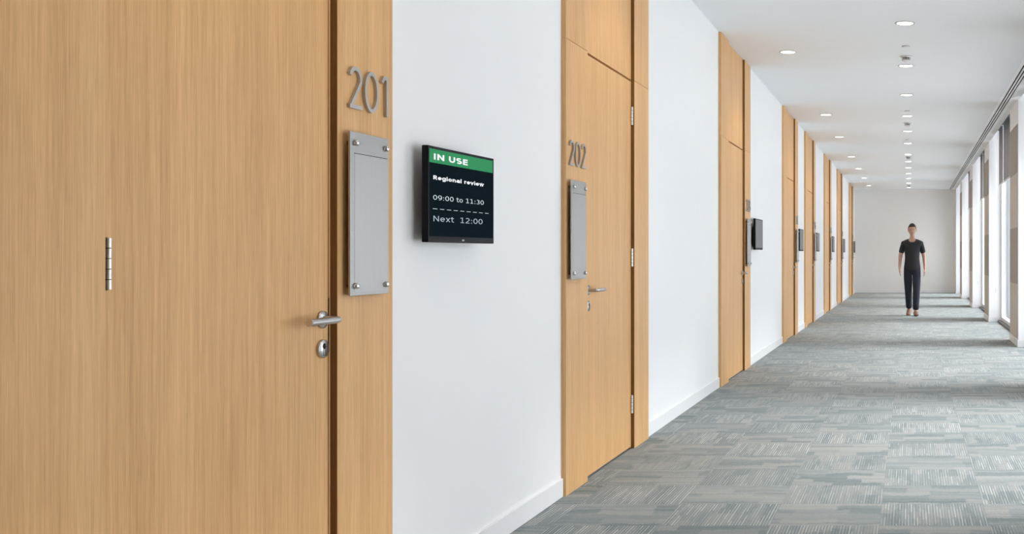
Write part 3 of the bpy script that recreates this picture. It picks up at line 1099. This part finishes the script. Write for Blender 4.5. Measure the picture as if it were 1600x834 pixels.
# ------------------------------------------------------------------ person walking towards the viewpoint
def skin_mesh(name, joints, links, sub=2, root_i=0):
    me = bpy.data.meshes.new(name)
    me.from_pydata([j[0] for j in joints], links, [])
    o = bpy.data.objects.new(name, me)
    COL.objects.link(o)
    o.modifiers.new('skin', 'SKIN')
    sm = o.modifiers.new('sub', 'SUBSURF')
    sm.levels = sm.render_levels = sub
    lay = me.skin_vertices[0].data
    for i, j in enumerate(joints):
        r = j[1]
        lay[i].radius = (r, r) if isinstance(r, float) else r
        lay[i].use_root = (i == root_i)
    o.modifiers['skin'].use_smooth_shade = True
    dg = bpy.context.evaluated_depsgraph_get()
    out = bpy.data.meshes.new_from_object(o.evaluated_get(dg))
    bpy.data.objects.remove(o, do_unlink=True)
    out.name = name
    for p in out.polygons:
        p.use_smooth = True
    return out

def chain(J, K, pts, start=None):
    prev = start
    for p, r in pts:
        J.append((p, r))
        if prev is not None:
            K.append((prev, len(J) - 1))
        prev = len(J) - 1
    return prev

LEGS = {  # hip, knee, ankle, toe (feet in mid-stride, the figure faces -y)
    1: [((0.088, 0.0, 0.90), 0.088), ((0.085, -0.10, 0.51), 0.060), ((0.075, -0.115, 0.30), 0.052), ((0.070, -0.125, 0.10), 0.038)],
    -1: [((-0.088, 0.01, 0.90), 0.088), ((-0.075, 0.02, 0.50), 0.060), ((-0.068, 0.12, 0.30), 0.052), ((-0.062, 0.20, 0.125), 0.038)],
}
ARMS = {
    1: [((0.172, 0.01, 1.425), 0.056), ((0.235, 0.035, 1.185), 0.043), ((0.250, -0.045, 0.960), 0.028)],
    -1: [((-0.172, 0.01, 1.425), 0.056), ((-0.235, 0.010, 1.185), 0.043), ((-0.248, -0.090, 0.970), 0.028)],
}
person = empty('person', (0.035, 20.86, 0.0))
J, K = [], []
pel = chain(J, K, [((0, 0, 0.97), (0.150, 0.105))])
chest = chain(J, K, [((0, 0.0, 1.14), (0.130, 0.095)), ((0, 0.0, 1.34), (0.155, 0.105)), ((0, 0.01, 1.46), (0.120, 0.080))], pel)
neck = chain(J, K, [((0, 0.008, 1.530), 0.054), ((0, 0.002, 1.585), 0.050), ((0, 0.002, 1.660), 0.045)], chest)
for s in (1, -1):
    lg = chain(J, K, LEGS[s], pel)
    ax, ay, az = LEGS[s][-1][0]
    lift = 0.055 if s == -1 else 0.0
    chain(J, K, [((ax, ay - 0.04, az - 0.045), 0.036), ((ax + s * 0.012, ay - 0.15, az - 0.068 - lift * .8), (0.036, 0.026))], lg)
    am = chain(J, K, ARMS[s], chest)
    wx, wy, wz = ARMS[s][-1][0]
    palm = chain(J, K, [((wx + s * .002, wy - .012, wz - .045), (0.016, 0.034)), ((wx + s * .001, wy - .020, wz - .085), (0.014, 0.038))], am)
    for q, (dy, ln) in enumerate(((-0.030, .070), (-0.010, .080), (0.010, .074), (0.028, .056))):
        chain(J, K, [((wx, wy - .022 + dy, wz - .100), 0.0088), ((wx - s * .008, wy - .026 + dy, wz - .100 - ln * .5), 0.0084), ((wx - s * .020, wy - .026 + dy, wz - .100 - ln), 0.0070)], palm)
    chain(J, K, [((wx - s * .006, wy - .050, wz - .060), 0.0105), ((wx - s * .012, wy - .066, wz - .090), 0.0095), ((wx - s * .016, wy - .070, wz - .115), 0.0080)], palm - 1)
def head_point(d, grow=0.0):
    """surface of the head along the unit direction d (the face looks to -y)"""
    x, y, z = d
    low = max(0.0, -z)
    px = x * (0.077 + grow) * (1 - 0.30 * low ** 1.5)
    py = y * ((0.098 + grow) if y > 0 else (0.092 + grow)) * (1 - (0.34 if y > 0 else 0.10) * low ** 1.3)
    pz = z * (0.120 + grow)
    if y < 0:
        py -= 0.026 * math.exp(-((x / 0.13) ** 2 + ((z + 0.20) / 0.17) ** 2))      # nose
        py -= 0.006 * math.exp(-((x / 0.30) ** 2 + ((z - 0.16) / 0.10) ** 2))      # brow
        py += 0.007 * math.exp(-(((abs(x) - 0.42) / 0.15) ** 2 + ((z - 0.0) / 0.10) ** 2))   # eye sockets
        py -= 0.006 * math.exp(-((x / 0.30) ** 2 + ((z + 0.52) / 0.09) ** 2))      # lips
    return Vector((px, py - 0.012, pz + 1.700))

body_me = skin_mesh('body', J, K, 2, 0)
bb_ = bmesh.new()
bb_.from_mesh(body_me)
hs_ = bmesh.new()
bmesh.ops.create_uvsphere(hs_, u_segments=40, v_segments=30, radius=1.0)
for v in hs_.verts:
    v.co = head_point(v.co.normalized())
for sgn in (1, -1):                                  # ears
    r_ = bmesh.ops.create_uvsphere(hs_, u_segments=12, v_segments=8, radius=1.0)
    for v in r_['verts']:
        v.co = Vector((sgn * 0.078 + v.co.x * 0.010, v.co.y * 0.018 + 0.004, v.co.z * 0.031 + 1.695))
_tmp = bpy.data.meshes.new('head')
hs_.to_mesh(_tmp)
hs_.free()
bb_.from_mesh(_tmp)
bb_.to_mesh(body_me)
bb_.free()
bpy.data.meshes.remove(_tmp)
for q in body_me.polygons:
    q.use_smooth = True
obj('body', body_me, 'skin', person)
# t-shirt
J, K = [], []
p = chain(J, K, [((0, 0, 0.84), (0.185, 0.140)), ((0, 0, 0.95), (0.182, 0.136)), ((0, 0, 1.03), (0.170, 0.128)), ((0, 0.0, 1.16), (0.152, 0.116)), ((0, 0.0, 1.34), (0.176, 0.126)), ((0, 0.01, 1.465), (0.140, 0.096)), ((0, 0.008, 1.545), 0.062)])
for s in (1, -1):
    a0, a1 = Vector(ARMS[s][0][0]), Vector(ARMS[s][1][0])
    chain(J, K, [(tuple(a0), 0.066), (tuple(a0.lerp(a1, .45)), 0.060), (tuple(a0.lerp(a1, .86)), 0.060)], 5)
obj('shirt', skin_mesh('shirt', J, K, 2, 0), 'shirt', person)
# trousers
J, K = [], []
p = chain(J, K, [((0, 0, 1.06), (0.155, 0.115)), ((0, 0, 0.94), (0.172, 0.124))])
for s in (1, -1):
    pts = []
    for (q, r), rr in zip(LEGS[s], (0.104, 0.080, 0.074, 0.066)):
        pts.append((q, rr))
    chain(J, K, pts, 1)
obj('trousers', skin_mesh('trousers', J, K, 2, 0), 'trousers', person)
# shoes
for s in (1, -1):
    ax, ay, az = LEGS[s][-1][0]
    lift = 0.055 if s == -1 else 0.0
    J, K = [], []
    chain(J, K, [((ax, ay + 0.060, az - 0.035), (0.052, 0.062)), ((ax, ay - 0.03, az - 0.045), (0.056, 0.056)),
                 ((ax + s * .010, ay - 0.12, az - 0.070 - lift * .5), (0.056, 0.042)), ((ax + s * .014, ay - 0.205, az - 0.070 - lift), (0.046, 0.034))])
    sh = obj('shoe', skin_mesh('shoe', J, K, 2, 0), 'shoe', person)
    for v in sh.data.vertices:
        if v.co.z < 0.001:
            v.co.z = 0.001
# hair
hb = bmesh.new()
bmesh.ops.create_uvsphere(hb, u_segments=40, v_segments=30, radius=1.0)
gone = []
for v in hb.verts:
    d = v.co.normalized()
    line = 0.42 - 0.62 * max(0.0, min(1.0, (d.y + 0.55) / 0.7)) - (0.35 if d.y > 0.25 else 0.0)
    if d.z < line:
        gone.append(v)
    v.co = head_point(d, 0.006 + 0.010 * max(0.0, d.z))
bmesh.ops.delete(hb, geom=gone, context='VERTS')
bmesh.ops.solidify(hb, geom=hb.faces[:], thickness=0.009)
hm = bpy.data.meshes.new('hair')
hb.to_mesh(hm)
hb.free()
for q in hm.polygons:
    q.use_smooth = True
obj('hair', hm, 'hair', person)
for s in (1, -1):
    MB().lathe([(0, -0.006), (0.007, -0.004), (0.010, 0.0), (0.007, 0.004), (0, 0.006)], 'y', (s * 0.031, -0.0895, 1.702), 12).build('eye', 'eye', person)
MB().box(-0.021, 0.021, -0.0985, -0.080, 1.634, 1.642, 0.003).build('mouth', 'lip', person)
tag(person, 'person in dark t-shirt and dark trousers walking along the carpet', 'person')
